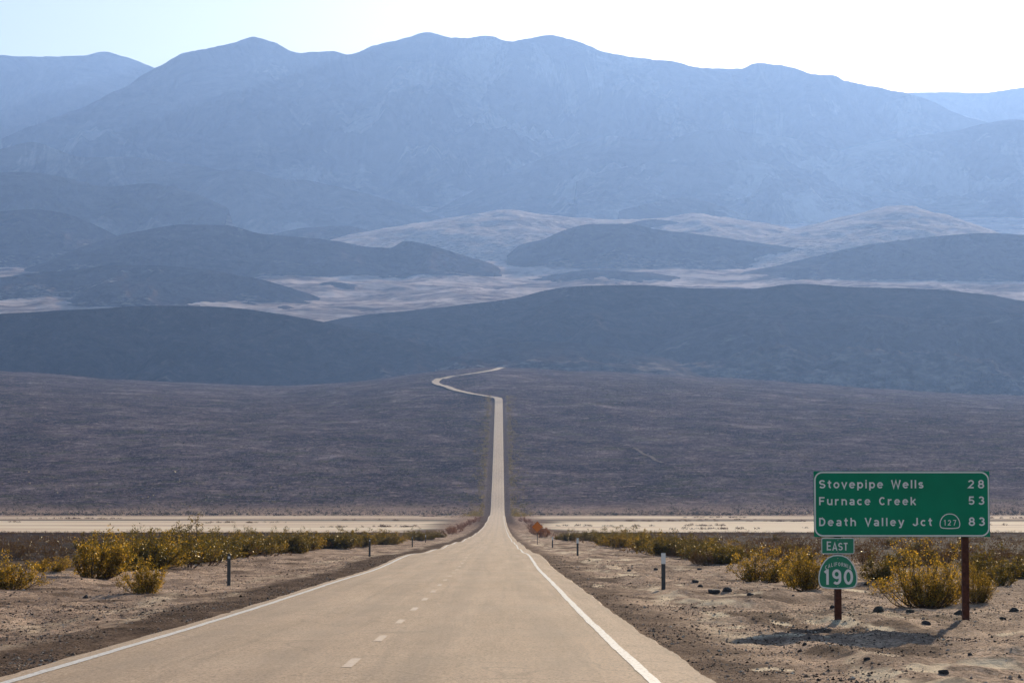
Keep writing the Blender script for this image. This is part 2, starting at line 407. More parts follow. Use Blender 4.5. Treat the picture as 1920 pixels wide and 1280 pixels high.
# ------------------------------------------------------------------ ground sheet
def build_ground():
    r1 = np.linspace(-60, 18, 26)[:-1]
    r2 = 18 * np.exp(np.arange(0, math.log(115 / 18), .0034))
    r3 = 115 * np.exp(np.arange(0, math.log(700 / 115), .0062))
    r4 = 700 * np.exp(np.arange(0, math.log(5200 / 700), .0062))
    r5 = 5200 * np.exp(np.arange(0, math.log(22000 / 5200), .009))
    Y = np.concatenate([r1, r2, r3, r4, r5])
    uc = np.linspace(-.225, .225, 600)
    ue = .225 + .004 * (1.14 ** np.arange(38) - 1) / .14
    U = np.concatenate([-ue[::-1][:-1], uc, ue[1:]])
    S = np.sqrt(Y ** 2 + 225)
    X = CAM[0] * np.exp(-Y / 4000)[:, None] + U[None] * S[:, None]
    X = np.clip(X, -16000, 16000)
    YY = np.repeat(Y[:, None], len(U), 1)
    Z = ground(X, YY)
    o = new_mesh('ground', np.stack([X, YY, Z], -1).reshape(-1, 3), grid_faces(len(Y), len(U)), M['ground'], smooth=True)
    d = np.abs(X)
    wob = 26 * fbm(X / 60, YY / 200, 101, 3)
    playa = sm(694, 706, YY + wob * .35 + np.clip((28 - d), 0, 28) * 3) * (1 - sm(1130, 1370, YY + wob * 3)) * sm(11, 24, d - 10 * fbm(X * 0 + np.sign(X) * 5, YY / 90, 7, 3))
    band = sm(1000, 1050, YY + 40 * fbm(X / 200, YY / 300, 9, 3)) * (1 - sm(1130, 1180, YY + 30 * fbm(X / 160, YY / 200, 19, 3)))
    playa = playa * (1 - .75 * band)
    # pale silty sand scoured out along the right verge, thinner on the left
    q = ridged(X / 2.4, YY / 7.5, 21, 3)
    sand = sm(.58, .80, q + .14 * fbm(X / .7, YY / 1.6, 77, 3)) * sm(4.9, 5.8, d) * (1 - sm(8.5, 11, d)) * (X > 0)
    for (px, py, hw, ry) in [(1385, 1176, 42, .5), (1412, 1184, 20, .35), (1466, 1170, 30, .4), (1330, 1158, 30, .8), (1262, 1108, 26, 1.6), (1300, 1122, 36, 1.5), (1350, 1128, 60, .8), (1180, 1076, 20, 4), (1150, 1062, 14, 5), (1385, 1114, 45, .8), (1110, 1050, 22, 7), (1065, 1036, 22, 9), (1008, 1021, 14, 14), (1700, 1112, 40, 1.2), (1660, 1228, 46, .5), (1740, 1250, 60, .7), (1620, 1262, 70, .9), (1850, 1245, 60, .6), (1610, 1108, 34, 1.2), (1450, 1255, 46, .5), (1900, 1186, 40, .5), (1120, 1098, 16, 2)]:
        cx, cy, _ = on_ground(px, py); rx = hw * cy / F
        e = 1 - np.sqrt(((X - cx) / rx) ** 2 + ((YY - cy) / ry) ** 2) + .8 * fbm(X / .45, YY / .8, 55, 4)
        sand = np.maximum(sand, sm(0.1, .55, e))
    lt = np.exp(-((X + 6.6 + .5 * fbm(YY / 14, X * 0, 3, 2)) / .35) ** 2) * .55 + np.exp(-((X + 5.5 + .4 * fbm(YY / 11, X * 0, 8, 2)) / .28) ** 2) * .5
    sand = np.maximum(sand, lt * sm(-.1, .35, fbm(X / 1.5, YY / 6, 15, 3)) * (X < 0))
    sand = np.clip(sand, 0, 1) * (1 - sm(500, 800, YY))
    gr = np.where(X < 0, (1 - sm(4.9, 5.9, d + .5 * fbm(X, YY / 5, 12, 3))), (1 - sm(4.4, 5.6, d + .5 * fbm(X, YY / 5, 12, 3))) * .75)
    gr = np.maximum(gr, sm(.15, .45, fbm(X / 1.7, YY / 4.5, 44, 3)) * .8)
    gr = gr * (1 - sand) * (1 - sm(900, 1300, YY)); gr = np.maximum(gr, sm(700, 1000, YY) * (1 - sm(6.3, 9.5, d)))
    add_attr(o, 'mask', np.stack([playa, sand, gr, np.ones_like(sand)], -1).reshape(-1, 4))
    lower = sm(1290, 1500, YY + wob) * np.maximum(sm(6.3, 9.0, d + 1.5 * fbm(X / 9, YY / 30, 66, 2)), sm(2560, 2640, YY))
    fan = lower * (1 - sm(5000, 5600, YY)) * (1 - .55 * (1 - sm(1440, 1560, YY + wob * 2)))
    near = 1 - sm(11, 24, d - 4 * fbm(X / 9, YY / 20, 33, 3)) * sm(40, 90, YY) 
    near = np.where(YY > 1100, 1, near)
    add_attr(o, 'mask2', np.stack([fan, near, sm(5000, 5600, YY), np.ones_like(fan)], -1).reshape(-1, 4))
    sh = np.maximum((1 - sm(300, 700, YY)) * (1 - .85 * gr), playa * .8); add_attr(o, 'sheen', np.stack([sh, sh, sh, sh * 0 + 1], -1).reshape(-1, 4))
    tag(o, kind='structure'); return Y
ROWS = build_ground()

# ------------------------------------------------------------------ road
def build_road():
    Y = ROWS[(ROWS <= 2600)]
    pxs = [(934, 748), (915, 744), (880, 738), (850, 731), (826, 723), (816, 717), (822, 712), (845, 707), (872, 703), (900, 699), (924, 695), (943, 690)]
    pts = [(0.0, 2500.0), (0.0, 2600.0)]
    for p in pxs:
        x, y, z = on_ground(*p, lo=2600, hi=4300)
        if y > pts[-1][1] + 5: pts.append((x, y))
    P = np.array(pts); t = np.arange(len(P)); tt = np.linspace(1, len(P) - 1, 260)
    # smooth the bend
    cx = pchip(t, P[:, 0])(tt); cy = pchip(t, P[:, 1])(tt)
    for _ in range(12):
        cx[1:-1] = (cx[:-2] + 2 * cx[1:-1] + cx[2:]) / 4; cy[1:-1] = (cy[:-2] + 2 * cy[1:-1] + cy[2:]) / 4
    C = np.concatenate([np.stack([np.zeros(len(Y)), Y], 1), np.stack([cx, cy], 1)[1:]])
    T = np.gradient(C, axis=0); T /= np.linalg.norm(T, axis=1)[:, None]; N = np.stack([T[:, 1], -T[:, 0]], 1)
    n = len(C)
    el = -3.62 + .05 * fbm(C[:, 1] / 1.3, C[:, 1] * 0, 201, 3); er = 3.98 + .07 * fbm(C[:, 1] / 1.5, C[:, 1] * 0, 202, 3)
    wid = 1 + sm(2500, 2900, C[:, 1]) * .15
    offs = np.stack([el - .10, el, np.full(n, -2.), np.full(n, 0.), np.full(n, 2.), er, er + .12], 1) * wid[:, None]
    X = C[:, 0:1] + N[:, 0:1] * offs; YY = C[:, 1:2] + N[:, 1:2] * offs
    straight = C[:, 1] <= 2600
    lift = .02 + np.maximum(C[:, 1] - 100, 0) * .00012
    Z0 = np.where(straight, roadz(C[:, 1]) + CAM[2], ground(C[:, 0], C[:, 1]))
    # the road keeps the local crossfall of the fan on the bend
    Zl = ground(X, YY).max(1)
    Z0 = np.where(straight, Z0, np.maximum(Z0, Zl) + .5)
    Z = (Z0 + lift)[:, None] + np.array([-.14, 0, .01, .02, .01, 0, -.14])[None]
    V = np.stack([X, YY, Z], -1)
    o = new_mesh('road', V.reshape(-1, 3), grid_faces(n, 7)[:, ::-1], M['road']); tag(o, kind='structure')
    # graded dirt shoulders that flank the road up the fan
    # edge lines
    k = C[:, 1] > 5
    for s, nm in ((-3.33, 'edge_line'), (3.33, 'edge_line')):
        Yk = Y[(Y > 5) & (Y < 1300)]; nn = len(Yk)
        w = .065 * (1 + .10 * fbm(Yk * 2, Yk * 0, 5, 2)); j = .012 * fbm(Yk / 2.5, Yk * 0, 9, 2)
        XX = np.stack([s - w + j, s + w + j], 1); zz = (roadz(Yk) + CAM[2] + .02 + np.maximum(Yk - 100, 0) * .00012 + .004 + .004 + Yk * 2e-5)[:, None] + np.zeros((1, 2))
        e = new_mesh('road_edge_line', np.stack([XX, np.repeat(Yk[:, None], 2, 1), zz], -1).reshape(-1, 3), grid_faces(nn, 2)[:, ::-1], M['paint']); tag(e, kind='structure')
    V = []; Fc = []
    y = 29.2
    while y < 420:
        ys = np.linspace(y, y + 2.15, 6); b = len(V)
        for q in ys:
            zz = float(roadz(q)) + CAM[2] + .02 + max(q - 100, 0) * .00012 + .018 + .006 + q * 2e-5
            V += [(-.055, q, zz), (.065, q, zz)]
        for i in range(5): Fc.append([b + 2*i, b + 2*i + 1, b + 2*i + 3, b + 2*i + 2])
        y += 7.32
    e = new_mesh('road_centre_line', np.array(V), np.array(Fc), M['dash']); tag(e, kind='structure')
    return C
def track(pts, w):
    P = [on_ground(px, py, lo=1300, hi=3400) for px, py in pts]; V = []; Fc = []
    xs = np.interp(np.linspace(0, len(P) - 1, 40), range(len(P)), [p[0] for p in P]); ys = np.interp(np.linspace(0, len(P) - 1, 40), range(len(P)), [p[1] for p in P])
    xs = xs + 3 * fbm(ys / 40, ys * 0, 88, 2)
    L = np.stack([xs - w / 2, ys], 1); R = np.stack([xs + w / 2, ys], 1)
    z = np.maximum(ground(L[:, 0], L[:, 1]), ground(R[:, 0], R[:, 1])) + .5
    V = np.concatenate([np.column_stack([L, z]), np.column_stack([R, z])]); n = 40
    Fc = np.array([[i, i + 1, n + i + 1, n + i] for i in range(n - 1)])
    o = new_mesh('dirt_track', V, Fc, M['wash_soil']); tag(o, kind='structure')


M['wash_soil'] = mat_simple('pale_track_soil', (.26, .19, .15), 1.0, 0, .4, .3, .1, obj=False)
ROADC = build_road()
track([(1186, 841), (1205, 850), (1222, 858), (1243, 868)], 3)
# ------------------------------------------------------------------ hills
def ridge(name, pts, D, front, back, mat, amp=.28, s=0, jag=1.2, gx=150, p=1.25, foot=0, wander=0, step=4):
    pts = sorted(pts); xs = [q[0] for q in pts]; f = pchip(xs, [q[1] for q in pts])
    PX = np.arange(xs[0], xs[-1] + .1, step); PY = f(PX)
    PY = PY + jag * fbm(PX / 34, PX * 0, 300 + s, 4, .6)
    sx, sz = slopes(PX, PY)
    Dr = D * (1 + wander * fbm(PX / 260, PX * 0, 320 + s, 2))
    Xr = CAM[0] + sx * Dr; Zr = CAM[2] + sz * Dr
    nf, nb = 90, 14
    tf = np.linspace(0, 1, nf) ** .85; tb = np.linspace(0, 1, nb + 1)[1:]
    rows = []; TT = []
    for t in tf:
        y = Dr - front * (1 - t); x = CAM[0] + sx * (Dr * .5 + y * .5); g = ground(x, y) - 25 - foot
        h = np.maximum(Zr - g, 5)
        carve = (1 - ridged(x / gx + .4 * fbm(x / gx / 2, y / gx / 2, 400 + s, 2), y / (gx * 2.6), 340 + s, 5))
        carve = np.clip(carve, 0, 1.3) * math.sin(PI * min(1, t) ** .9) ** .6
        z = g + h * (t ** p) * (1 - amp * carve)
        rows.append(np.stack([x, y, z], -1)); TT.append(np.clip(1.25 - t * 2.0 - .9 * carve * (1 - t) + .5 * fbm(x / gx, y / gx, 600 + s, 3), 0, 1))
    for t in tb:
        y = Dr + back * t; x = Xr; g = ground(x, y) - 60
        rows.append(np.stack([x, y, Zr + (np.minimum(g, Zr - 20) - Zr) * t ** 1.3], -1))
    V = np.stack(rows); nr, nc = V.shape[:2]
    TT += [np.zeros(nc)] * nb; TT = np.stack(TT)
    o = new_mesh(name, V.reshape(-1, 3), grid_faces(nr, nc), mat, smooth=True); tag(o, kind='structure')
    add_attr(o, 'apron', np.stack([TT, TT, TT, TT * 0 + 1], -1).reshape(-1, 4)); return o

HD, HM, MT = M['hill_dark'], M['hill_mid'], M['mountain']
# nearest dark pair behind the crest of the fan
ridge('hills', [(-320, 606), (-150, 596), (0, 588), (150, 580), (300, 573), (420, 576), (520, 588), (640, 610), (720, 628), (800, 648), (870, 662), (930, 679), (985, 700)], 4750, 620, 500, HD, .6, 1, .8, 170)
ridge('hills', [(590, 606), (640, 597), (700, 589), (780, 581), (860, 572), (960, 560), (1030, 543), (1100, 535), (1200, 534), (1300, 540), (1400, 541), (1500, 532), (1600, 538), (1700, 540), (1850, 552), (1920, 565), (2050, 580), (2300, 600)], 5350, 1100, 500, HD, .75, 2, .9, 250)
ridge('hills', [(820, 680), (870, 662), (930, 647), (1000, 640), (1060, 641), (1110, 647), (1170, 655), (1240, 668), (1300, 690), (1340, 705)], 4600, 400, 300, HM, .3, 3, .7, 90, .33)
ridge('hills', [(1150, 690), (1240, 640), (1330, 612), (1420, 596), (1520, 600), (1640, 590), (1760, 598), (1880, 590), (2050, 600), (2300, 620)], 4900, 560, 400, HM, .4, 4, .9, 120, .4)
# low ridges on the valley floor
ridge('hills', [(100, 600), (125, 570), (150, 550), (200, 530), (260, 525), (340, 533), (420, 550), (500, 572), (560, 584), (590, 600)], 6150, 300, 350, HM, .52, 5, .7, 110, .5)
ridge('hills', [(-200, 540), (0, 520), (60, 512), (150, 505), (210, 497), (280, 497), (400, 507), (460, 519), (540, 541), (620, 566), (680, 590)], 6600, 400, 400, HM, .52, 6, .8, 130, .5)
ridge('hills', [(-100, 540), (60, 500), (190, 450), (260, 434), (350, 421), (420, 422), (490, 438), (600, 448), (730, 465), (760, 452), (800, 458), (860, 476), (925, 496), (960, 520)], 7600, 600, 400, HM, .52, 7, .9, 150)
ridge('hills', [(470, 460), (520, 437), (580, 426), (640, 423), (700, 434), (740, 442), (790, 452), (850, 470), (900, 492)], 9400, 450, 400, HM, .52, 8, .7, 160, .5)
ridge('hills', [(-300, 380), (0, 396), (60, 392), (120, 400), (170, 418), (215, 440), (260, 470)], 8300, 700, 400, HM, .52, 9, .9, 170)
ridge('hills', [(950, 480), (975, 460), (1020, 448), (1060, 431), (1110, 420), (1180, 420), (1230, 430), (1300, 438), (1400, 452), (1500, 466), (1600, 480), (1650, 500)], 8100, 600, 400, HM, .52, 10, .9, 160)
ridge('hills', [(1330, 540), (1370, 516), (1450, 499), (1530, 480), (1600, 464), (1700, 449), (1780, 441), (1860, 437), (1920, 440), (2100, 450), (2300, 470)], 7500, 700, 400, HM, .52, 11, .9, 180)
# foothills
ridge('mountains', [(-400, 300), (-100, 292), (0, 280), (60, 266), (110, 282), (160, 295), (230, 294), (320, 304), (400, 316), (450, 330), (500, 348), (560, 372), (640, 410), (700, 440)], 11200, 800, 700, MT, .55, 12, 1.2, 280)
ridge('mountains', [(330, 400), (400, 330), (430, 318), (480, 322), (520, 334), (570, 338), (640, 352), (720, 372), (800, 398), (860, 420)], 10900, 600, 600, MT, .5, 13, 1.2, 250)
ridge('mountains', [(780, 410), (860, 372), (940, 330), (1020, 296), (1090, 270), (1150, 254), (1200, 262), (1250, 266), (1290, 250), (1330, 244), (1380, 246), (1470, 257), (1560, 279), (1640, 312), (1700, 350), (1760, 400)], 13200, 1100, 700, MT, .55, 14, 1.2, 300)
ridge('mountains', [(1330, 400), (1400, 352), (1470, 314), (1550, 290), (1620, 272), (1700, 257), (1760, 250), (1800, 243), (1860, 229), (1900, 224), (1960, 232), (2100, 225), (2400, 260)], 13600, 1200, 700, MT, .55, 15, 1.2, 280)
# the main ridge and the summits farther off on either side
ridge('mountains', [(-500, 400), (-200, 320), (0, 262), (60, 236), (150, 204), (230, 164), (290, 130), (350, 99), (400, 88), (440, 80), (475, 70), (510, 80), (570, 99), (620, 96), (655, 103), (700, 86), (750, 75), (800, 60), (840, 70), (870, 72), (910, 68), (960, 77), (1000, 70), (1035, 66), (1090, 80), (1130, 95), (1160, 103), (1260, 115), (1335, 129), (1385, 130), (1422, 118), (1490, 128), (1515, 138), (1565, 143), (1585, 152), (1640, 162), (1700, 176), (1760, 195), (1800, 215), (1850, 230), (1920, 252), (2100, 300), (2400, 360)], 15500, 1500, 1000, MT, .62, 16, 3.2, 420, 1.15)
ridge('mountains', [(-500, 90), (-100, 100), (0, 104), (80, 107), (155, 105), (190, 98), (230, 105), (290, 128), (350, 150), (420, 200)], 18600, 1300, 1000, MT, .4, 17, 2.0, 450)
ridge('mountains', [(1560, 230), (1650, 182), (1710, 174), (1790, 173), (1830, 174), (1920, 165), (2000, 160), (2400, 150)], 18600, 1300, 1000, MT, .4, 18, 2.0, 450)

ridge('hills', [(1330, 485), (1400, 462), (1480, 440), (1560, 416), (1630, 396), (1668, 386), (1715, 396), (1770, 420), (1830, 455)], 9800, 2300, 500, M['wash'], .10, 50, 1.0, 130, 1.0)
ridge('hills', [(560, 520), (640, 478), (700, 456), (780, 434), (860, 418), (950, 400), (1010, 408), (1100, 420), (1200, 424), (1290, 410), (1340, 418), (1420, 436), (1520, 470)], 10300, 2400, 500, M['wash'], .10, 51, 1.0, 130, 1.0)
for k, (pts, D, fr, gx) in enumerate([
    ([(490, 592), (515, 578), (535, 572), (560, 580), (585, 592)], 5900, 160, 70),
    ([(545, 556), (580, 538), (620, 528), (665, 534), (700, 545), (735, 562)], 6800, 260, 90),
    ([(960, 528), (1040, 514), (1110, 506), (1200, 510), (1290, 522), (1360, 540)], 7200, 260, 100),
    ([(1130, 436), (1175, 420), (1220, 412), (1280, 418), (1340, 436), (1380, 452)], 9000, 320, 120),
    ([(1160, 396), (1230, 378), (1290, 371), (1345, 384), (1400, 404)], 10600, 420, 150),
    ([(-60, 480), (20, 462), (90, 455), (170, 466), (230, 484)], 8000, 350, 120),
    ([(240, 545), (330, 520), (400, 512), (470, 520), (540, 538), (600, 558)], 6350, 260, 90),
    ([(1380, 476), (1440, 462), (1500, 458), (1570, 466), (1640, 480)], 8400, 320, 120),
    ([(-200, 348), (-60, 330), (40, 322), (120, 332), (200, 350), (280, 344), (360, 360), (430, 392)], 9300, 500, 160),
    ([(1080, 340), (1150, 318), (1230, 306), (1300, 312), (1390, 300), (1480, 318), (1560, 350), (1620, 380)], 12300, 800, 220)]):
    ridge('hills', pts, D, fr, fr * .9, HM if D < 9200 else MT, .5, 30 + k, 1.2, gx, .6)

# ------------------------------------------------------------------ shrubs
def leaf_quads(P, Nn, size, rng, up=.3):
    n = len(P)
    a = rng.normal(size=(n, 3)); a[:, 2] = a[:, 2] * .8 + up; a /= np.linalg.norm(a, axis=1)[:, None]
    b = rng.normal(size=(n, 3)); b -= (b * a).sum(1)[:, None] * a; b /= np.linalg.norm(b, axis=1)[:, None]
    s = (size * rng.uniform(.6, 1.5, n))[:, None]
    V = np.stack([P - b * s * .45, P + a * s * .9 - b * s * .12, P + a * s * 1.7 + b * s * .2, P + a * s * .8 + b * s * .55], 1).reshape(-1, 3)
    return V, np.arange(n * 4).reshape(-1, 4)
def tube(path, r0, r1, k=4):
    P = np.array(path); n = len(P); V = []
    for i in range(n):
        d = P[min(i+1, n-1)] - P[max(i-1, 0)]; d /= np.linalg.norm(d) + 1e-9
        a = np.cross(d, [0.3, 0.9, 0.1]); a /= np.linalg.norm(a); b = np.cross(d, a); r = r0 + (r1 - r0) * i / (n - 1)
        for j in range(k):
            t = 2 * PI * j / k; V.append(P[i] + r * (math.cos(t) * a + math.sin(t) * b))
    Fc = [[i*k+j, i*k+(j+1) % k, (i+1)*k+(j+1) % k, (i+1)*k+j] for i in range(n-1) for j in range(k)]
    return np.array(V), np.array(Fc)
def shrub_proto(name, seed, H, W, nst, leafs, lsize, mat, low=.25, wild=1.0, stemr=.011):
    rng = np.random.default_rng(seed)
    SV = []; SF = []; LP = []; off = 0
    lean = rng.normal(0, .12, 2)
    for i in range(nst):
        az = rng.uniform(0, 2 * PI); sp = rng.uniform(.05, 1) ** .7 * W / 2; h = H * rng.uniform(.38, 1.05) * (1 - .58 * (sp / (W / 2)) ** 2)
        base = np.array([math.cos(az), math.sin(az), 0]) * rng.uniform(0, .05 + .18 * W)
        pts = []; w1 = rng.normal(0, .05 * wild, (7, 3)); acc = np.zeros(3)
        for k in range(7):
            t = k / 6; acc = acc + w1[k] * H * .5 * t
            pts.append(base + np.array([math.cos(az) * sp * t ** .55, math.sin(az) * sp * t ** .55, h * (t ** 1.05) - .03]) + acc * np.array([1, 1, .3]) + np.array([lean[0], lean[1], 0]) * H * t * t)
        v, f = tube(pts, stemr * rng.uniform(.7, 1.2), .003); SV.append(v); SF.append(f + off); off += len(v)
        P = np.array(pts)
        ntw = rng.integers(5, 9)
        for q in range(ntw):
            t = rng.uniform(low, 1.0); k = min(5, int(t * 6)); o = P[k] + (P[k+1] - P[k]) * (t * 6 - k if k < 6 else 1)
            d = rng.normal(size=3); d[2] = abs(d[2]) * .9 + .35; d[:2] += np.array([math.cos(az), math.sin(az)]) * .6; d /= np.linalg.norm(d)
            L = H * rng.uniform(.12, .27) * (1.15 - .4 * t)
            tip = o + d * L; mid = (o + tip) / 2 + rng.normal(0, .02, 3)
            v, f = tube([o, mid, tip], .0045, .002, 3); SV.append(v); SF.append(f + off); off += len(v)
            m = max(3, int(leafs / (nst * ntw)))
            tt = rng.uniform(.1, 1.1, m)[:, None] ** .6
            sig = (.02 + .055 * tt) * rng.uniform(.6, 1.1) * (H / 1.1)
            tc = rng.integers(0, 4, m); cen = o + (tip - o) * (np.array([.3, .6, .85, 1.05])[tc])[:, None] + rng.normal(0, .035 * H, (4, 3))[tc]
            LP.append(cen + rng.normal(0, .028 * H, (m, 3)))
    LP = np.concatenate(LP); LP = LP[LP[:, 2] > .03]
    V, Fq = leaf_quads(LP, None, lsize, rng)
    root = empty(name, (0, 0, 0))
    st4 = [f for f in SF]
    o1 = new_mesh('stems', np.concatenate(SV), [np.concatenate([f for f in st4])], M['stem'], root, True)
    o2 = new_mesh('foliage', V, Fq, mat, root)
    return root
G, O_, B_, R_ = M['leaf_gold'], M['leaf_olive'], M['leaf_brown'], M['leaf_red']
PROTO_USED = {}
PROTO = {}
def proto(key):
    if key in PROTO: return PROTO[key]
    k = key[0]; i = int(key[1:])
    if k == 'g': r = shrub_proto('creosote_bush', 10 + i, 1.0, [1.15, 1.35, 1.0, 1.5][i % 4], 34, 9000, .025, G, .02)
    elif k == 'b': r = shrub_proto('creosote_bush', 30 + i, 1.0, 1.35, 52, 17000, .0165, G, .02)
    elif k == 'o': r = shrub_proto('creosote_bush', 50 + i, 1.0, [1.3, 1.6, 1.15, 1.4][i % 4], 30, 5600, .032, O_, .0)
    elif k == 't': r = shrub_proto('creosote_bush', 70 + i, 1.0, [.8, 1.0][i % 2], 13, 1500, .024, O_, .3, 2.0)
    elif k == 'n': r = shrub_proto('dry_shrub', 90 + i, 1.0, [1.7, 2.2, 1.5][i % 3], 20, 1700, .034, B_, .1)
    elif k == 'r': r = shrub_proto('rust_shrub', 110 + i, 1.0, 1.7, 18, 1500, .038, R_, .1)
    PROTO[key] = r; PROTO_USED[key] = False
    return r
NSHRUB = 0
def put_shrub(key, x, y, h, w, label, cat='shrub', group=None, rz=None, sink=.02):
    global NSHRUB
    p = proto(key)
    if PROTO_USED[key]: o = copy_tree(p)
    else: o = p; PROTO_USED[key] = True
    o.location = (x, y, float(ground(x, y)) - sink); o.rotation_euler = (0, 0, random.uniform(0, 6.28) if rz is None else rz)
    o.scale = (w, w, h)
    tag(o, label, cat, group)
    if not group and 'group' in o: del o['group']
    NSHRUB += 1; return o
def shrub_px(key, px, py, hpx, wf, label, group=None, rz=None):
    x, y, z = on_ground(px, py); h = hpx * y / F
    return put_shrub(key, x, y, h, h * wf * .84, label, 'bush', group, rz)
NEARG = 'creosote bushes near the verge'
shrub_px('g0', 22, 1104, 74, 1.2, 'round golden green creosote bush cut by the left edge of the picture', NEARG)
shrub_px('g1', 272, 1112, 74, .95, 'small golden creosote bush alone on the gravel left of the road', NEARG)
shrub_px('g2', 178, 1084, 96, 1.15, 'tall golden green creosote bush behind the small one left of the road', NEARG)
shrub_px('g3', 92, 1072, 34, 1.5, 'low sparse creosote bush between the two golden bushes on the left', NEARG)
shrub_px('b0', 1738, 1137, 140, .98, 'big yellow green creosote bush standing behind the right sign post', NEARG, 1.0)
shrub_px('b1', 1832, 1128, 76, .72, 'smaller yellow green bush just right of the brown sign post', NEARG)
shrub_px('g3', 1432, 1092, 76, 1.25, 'wide golden creosote bush between the white topped marker and the signs', NEARG)
shrub_px('g1', 1515, 1104, 84, .95, 'dark green and gold creosote bush left of the route shield', NEARG)
shrub_px('o0', 1490, 1096, 50, .9, 'small dark olive bush tucked beside the golden bush near the shield', NEARG)
shrub_px('o1', 1870, 1098, 76, 1.1, 'olive bush behind the gravel at the far right edge', NEARG)
shrub_px('o2', 1650, 1088, 60, 1.2, 'olive bush half hidden behind the route shield and the big bush', NEARG)
shrub_px('t0', 352, 1062, 104, 1.1, 'tallest spindly creosote bush whose bare branches reach above the pale lake bed', NEARG, .4)
shrub_px('t1', 385, 1060, 96, .9, 'second spindly creosote bush beside the tallest one left of the road', NEARG, 2.1)
shrub_px('t0', 262, 1066, 86, .8, 'thin bush with one high twig behind the small golden bush', NEARG, 3.1)
GL = 'olive creosote bushes lining the left side of the road'
GR = 'olive creosote bushes lining the right side of the road'
def lerp_line(pts, t):
    return np.interp(t, [p[0] for p in pts], [p[1] for p in pts])
left_base = [(215, 1072), (260, 1068), (400, 1050), (520, 1040), (640, 1028), (740, 1018), (830, 1009)]
for i in range(46):
    px = 228 + (828 - 228) * (i / 45) ** .9 + random.uniform(-6, 6); py = lerp_line(left_base, px) + random.uniform(-7, 1)
    top = np.interp(px, [200, 400, 560, 700, 830], [1000, 992, 991, 992, 994]) + random.uniform(-3, 5)
    x, y, z = on_ground(px, py); h = max(.5, (py - top) * y / F)
    k = random.choice(['o0', 'o1', 'o2', 'o3', 'g1', 't1', 'o2'])
    put_shrub(k, x, y, h, h * random.uniform(.95, 1.4), 'olive green creosote bush in the row along the left side of the road', 'bush', GL)
for i in range(20):   # second rank
    px = 180 + 640 * i / 19 + random.uniform(-15, 15); py = lerp_line(left_base, px) - random.uniform(8, 18) * (1 - i / 40)
    x, y, z = on_ground(px, max(py, 1006)); put_shrub(random.choice(['o0', 'o1', 'n0', 't0', 'o3']), x, y, random.uniform(1.0, 1.7), random.uniform(1.2, 1.9), 'olive green creosote bush in the row along the left side of the road', 'bush', GL)
for px in (440, 455, 480, 505, 560):
    x, y, z = on_ground(px, lerp_line(left_base, px) - 6)
    put_shrub('t1', x, y, (lerp_line(left_base, px) - random.uniform(978, 986)) * y / F, 1.2, 'spindly creosote bush rising above the row left of the road', 'bush', 'spindly bushes above the left row')
right_base = [(1040, 1010), (1100, 1018), (1180, 1028), (1260, 1042), (1370, 1060)]
for i in range(34):
    t = i / 33; px = 1045 + 320 * t + random.uniform(-6, 6); py = lerp_line(right_base, px) + random.uniform(-8, 1)
    top = np.interp(px, [1040, 1080, 1150, 1185, 1230, 1300, 1370], [996, 992, 989, 984, 994, 1002, 1012]) + random.uniform(-1, 7)
    x, y, z = on_ground(px, py); h = max(.5, (py - top) * y / F)
    put_shrub(random.choice(['o0', 'o1', 'o2', 'o3', 'g0', 'o1']), x, y, h, h * random.uniform(1.0, 1.5), 'olive green creosote bush in the row along the right side of the road', 'bush', GR)
for (px, py, hp) in [(1400, 1040, 26), (1440, 1044, 30), (1330, 1026, 22), (1290, 1020, 20), (1240, 1016, 18), (1690, 1062, 34), (1880, 1070, 42), (1905, 1082, 44), (1840, 1060, 34)]:
    x, y, z = on_ground(px, py); put_shrub(random.choice(['o1', 'o3', 'n1']), x, y, hp * y / F, hp * y / F * 1.4, 'olive green creosote bush in the row along the right side of the road', 'bush', GR)
GP = 'dry brown shrubs scattered over the plain'
for i in range(130):
    px = random.choice([random.uniform(-20, 420), random.uniform(1380, 1940), random.uniform(1250, 1940)])
    py = 1004 + 62 * random.random() ** 1.35
    x, y, z = on_ground(px, py)
    put_shrub(random.choice(['n0', 'n1', 'n2', 'n0', 'n1', 'o3']), x, y, random.uniform(.45, .95), random.uniform(.5, .85), 'low dry brown shrub on the dark plain between verge and lake bed', 'shrub', GP)
GRR = 'rust red shrubs on the road bank by the lake bed'
for (x0, x1, ya, yb, n) in [(838, 900, 1002, 978, 13), (985, 1018, 968, 1000, 14)]:
    for i in range(n):
        t = i / (n - 1); px = x0 + (x1 - x0) * t + random.uniform(-7, 7); D = (560 + 560 * t) if x0 < 900 else (1080 - 640 * t)
        sx, _ = slopes(px, 990); x = CAM[0] + float(sx) * D
        if abs(x) < 7: x = math.copysign(7.5, x)
        put_shrub('r%d' % (i % 2), x, D, random.uniform(1.6, 2.6), random.uniform(1.4, 2.2), 'rust red shrub on the road bank where the road meets the pale lake bed', 'shrub', GRR)

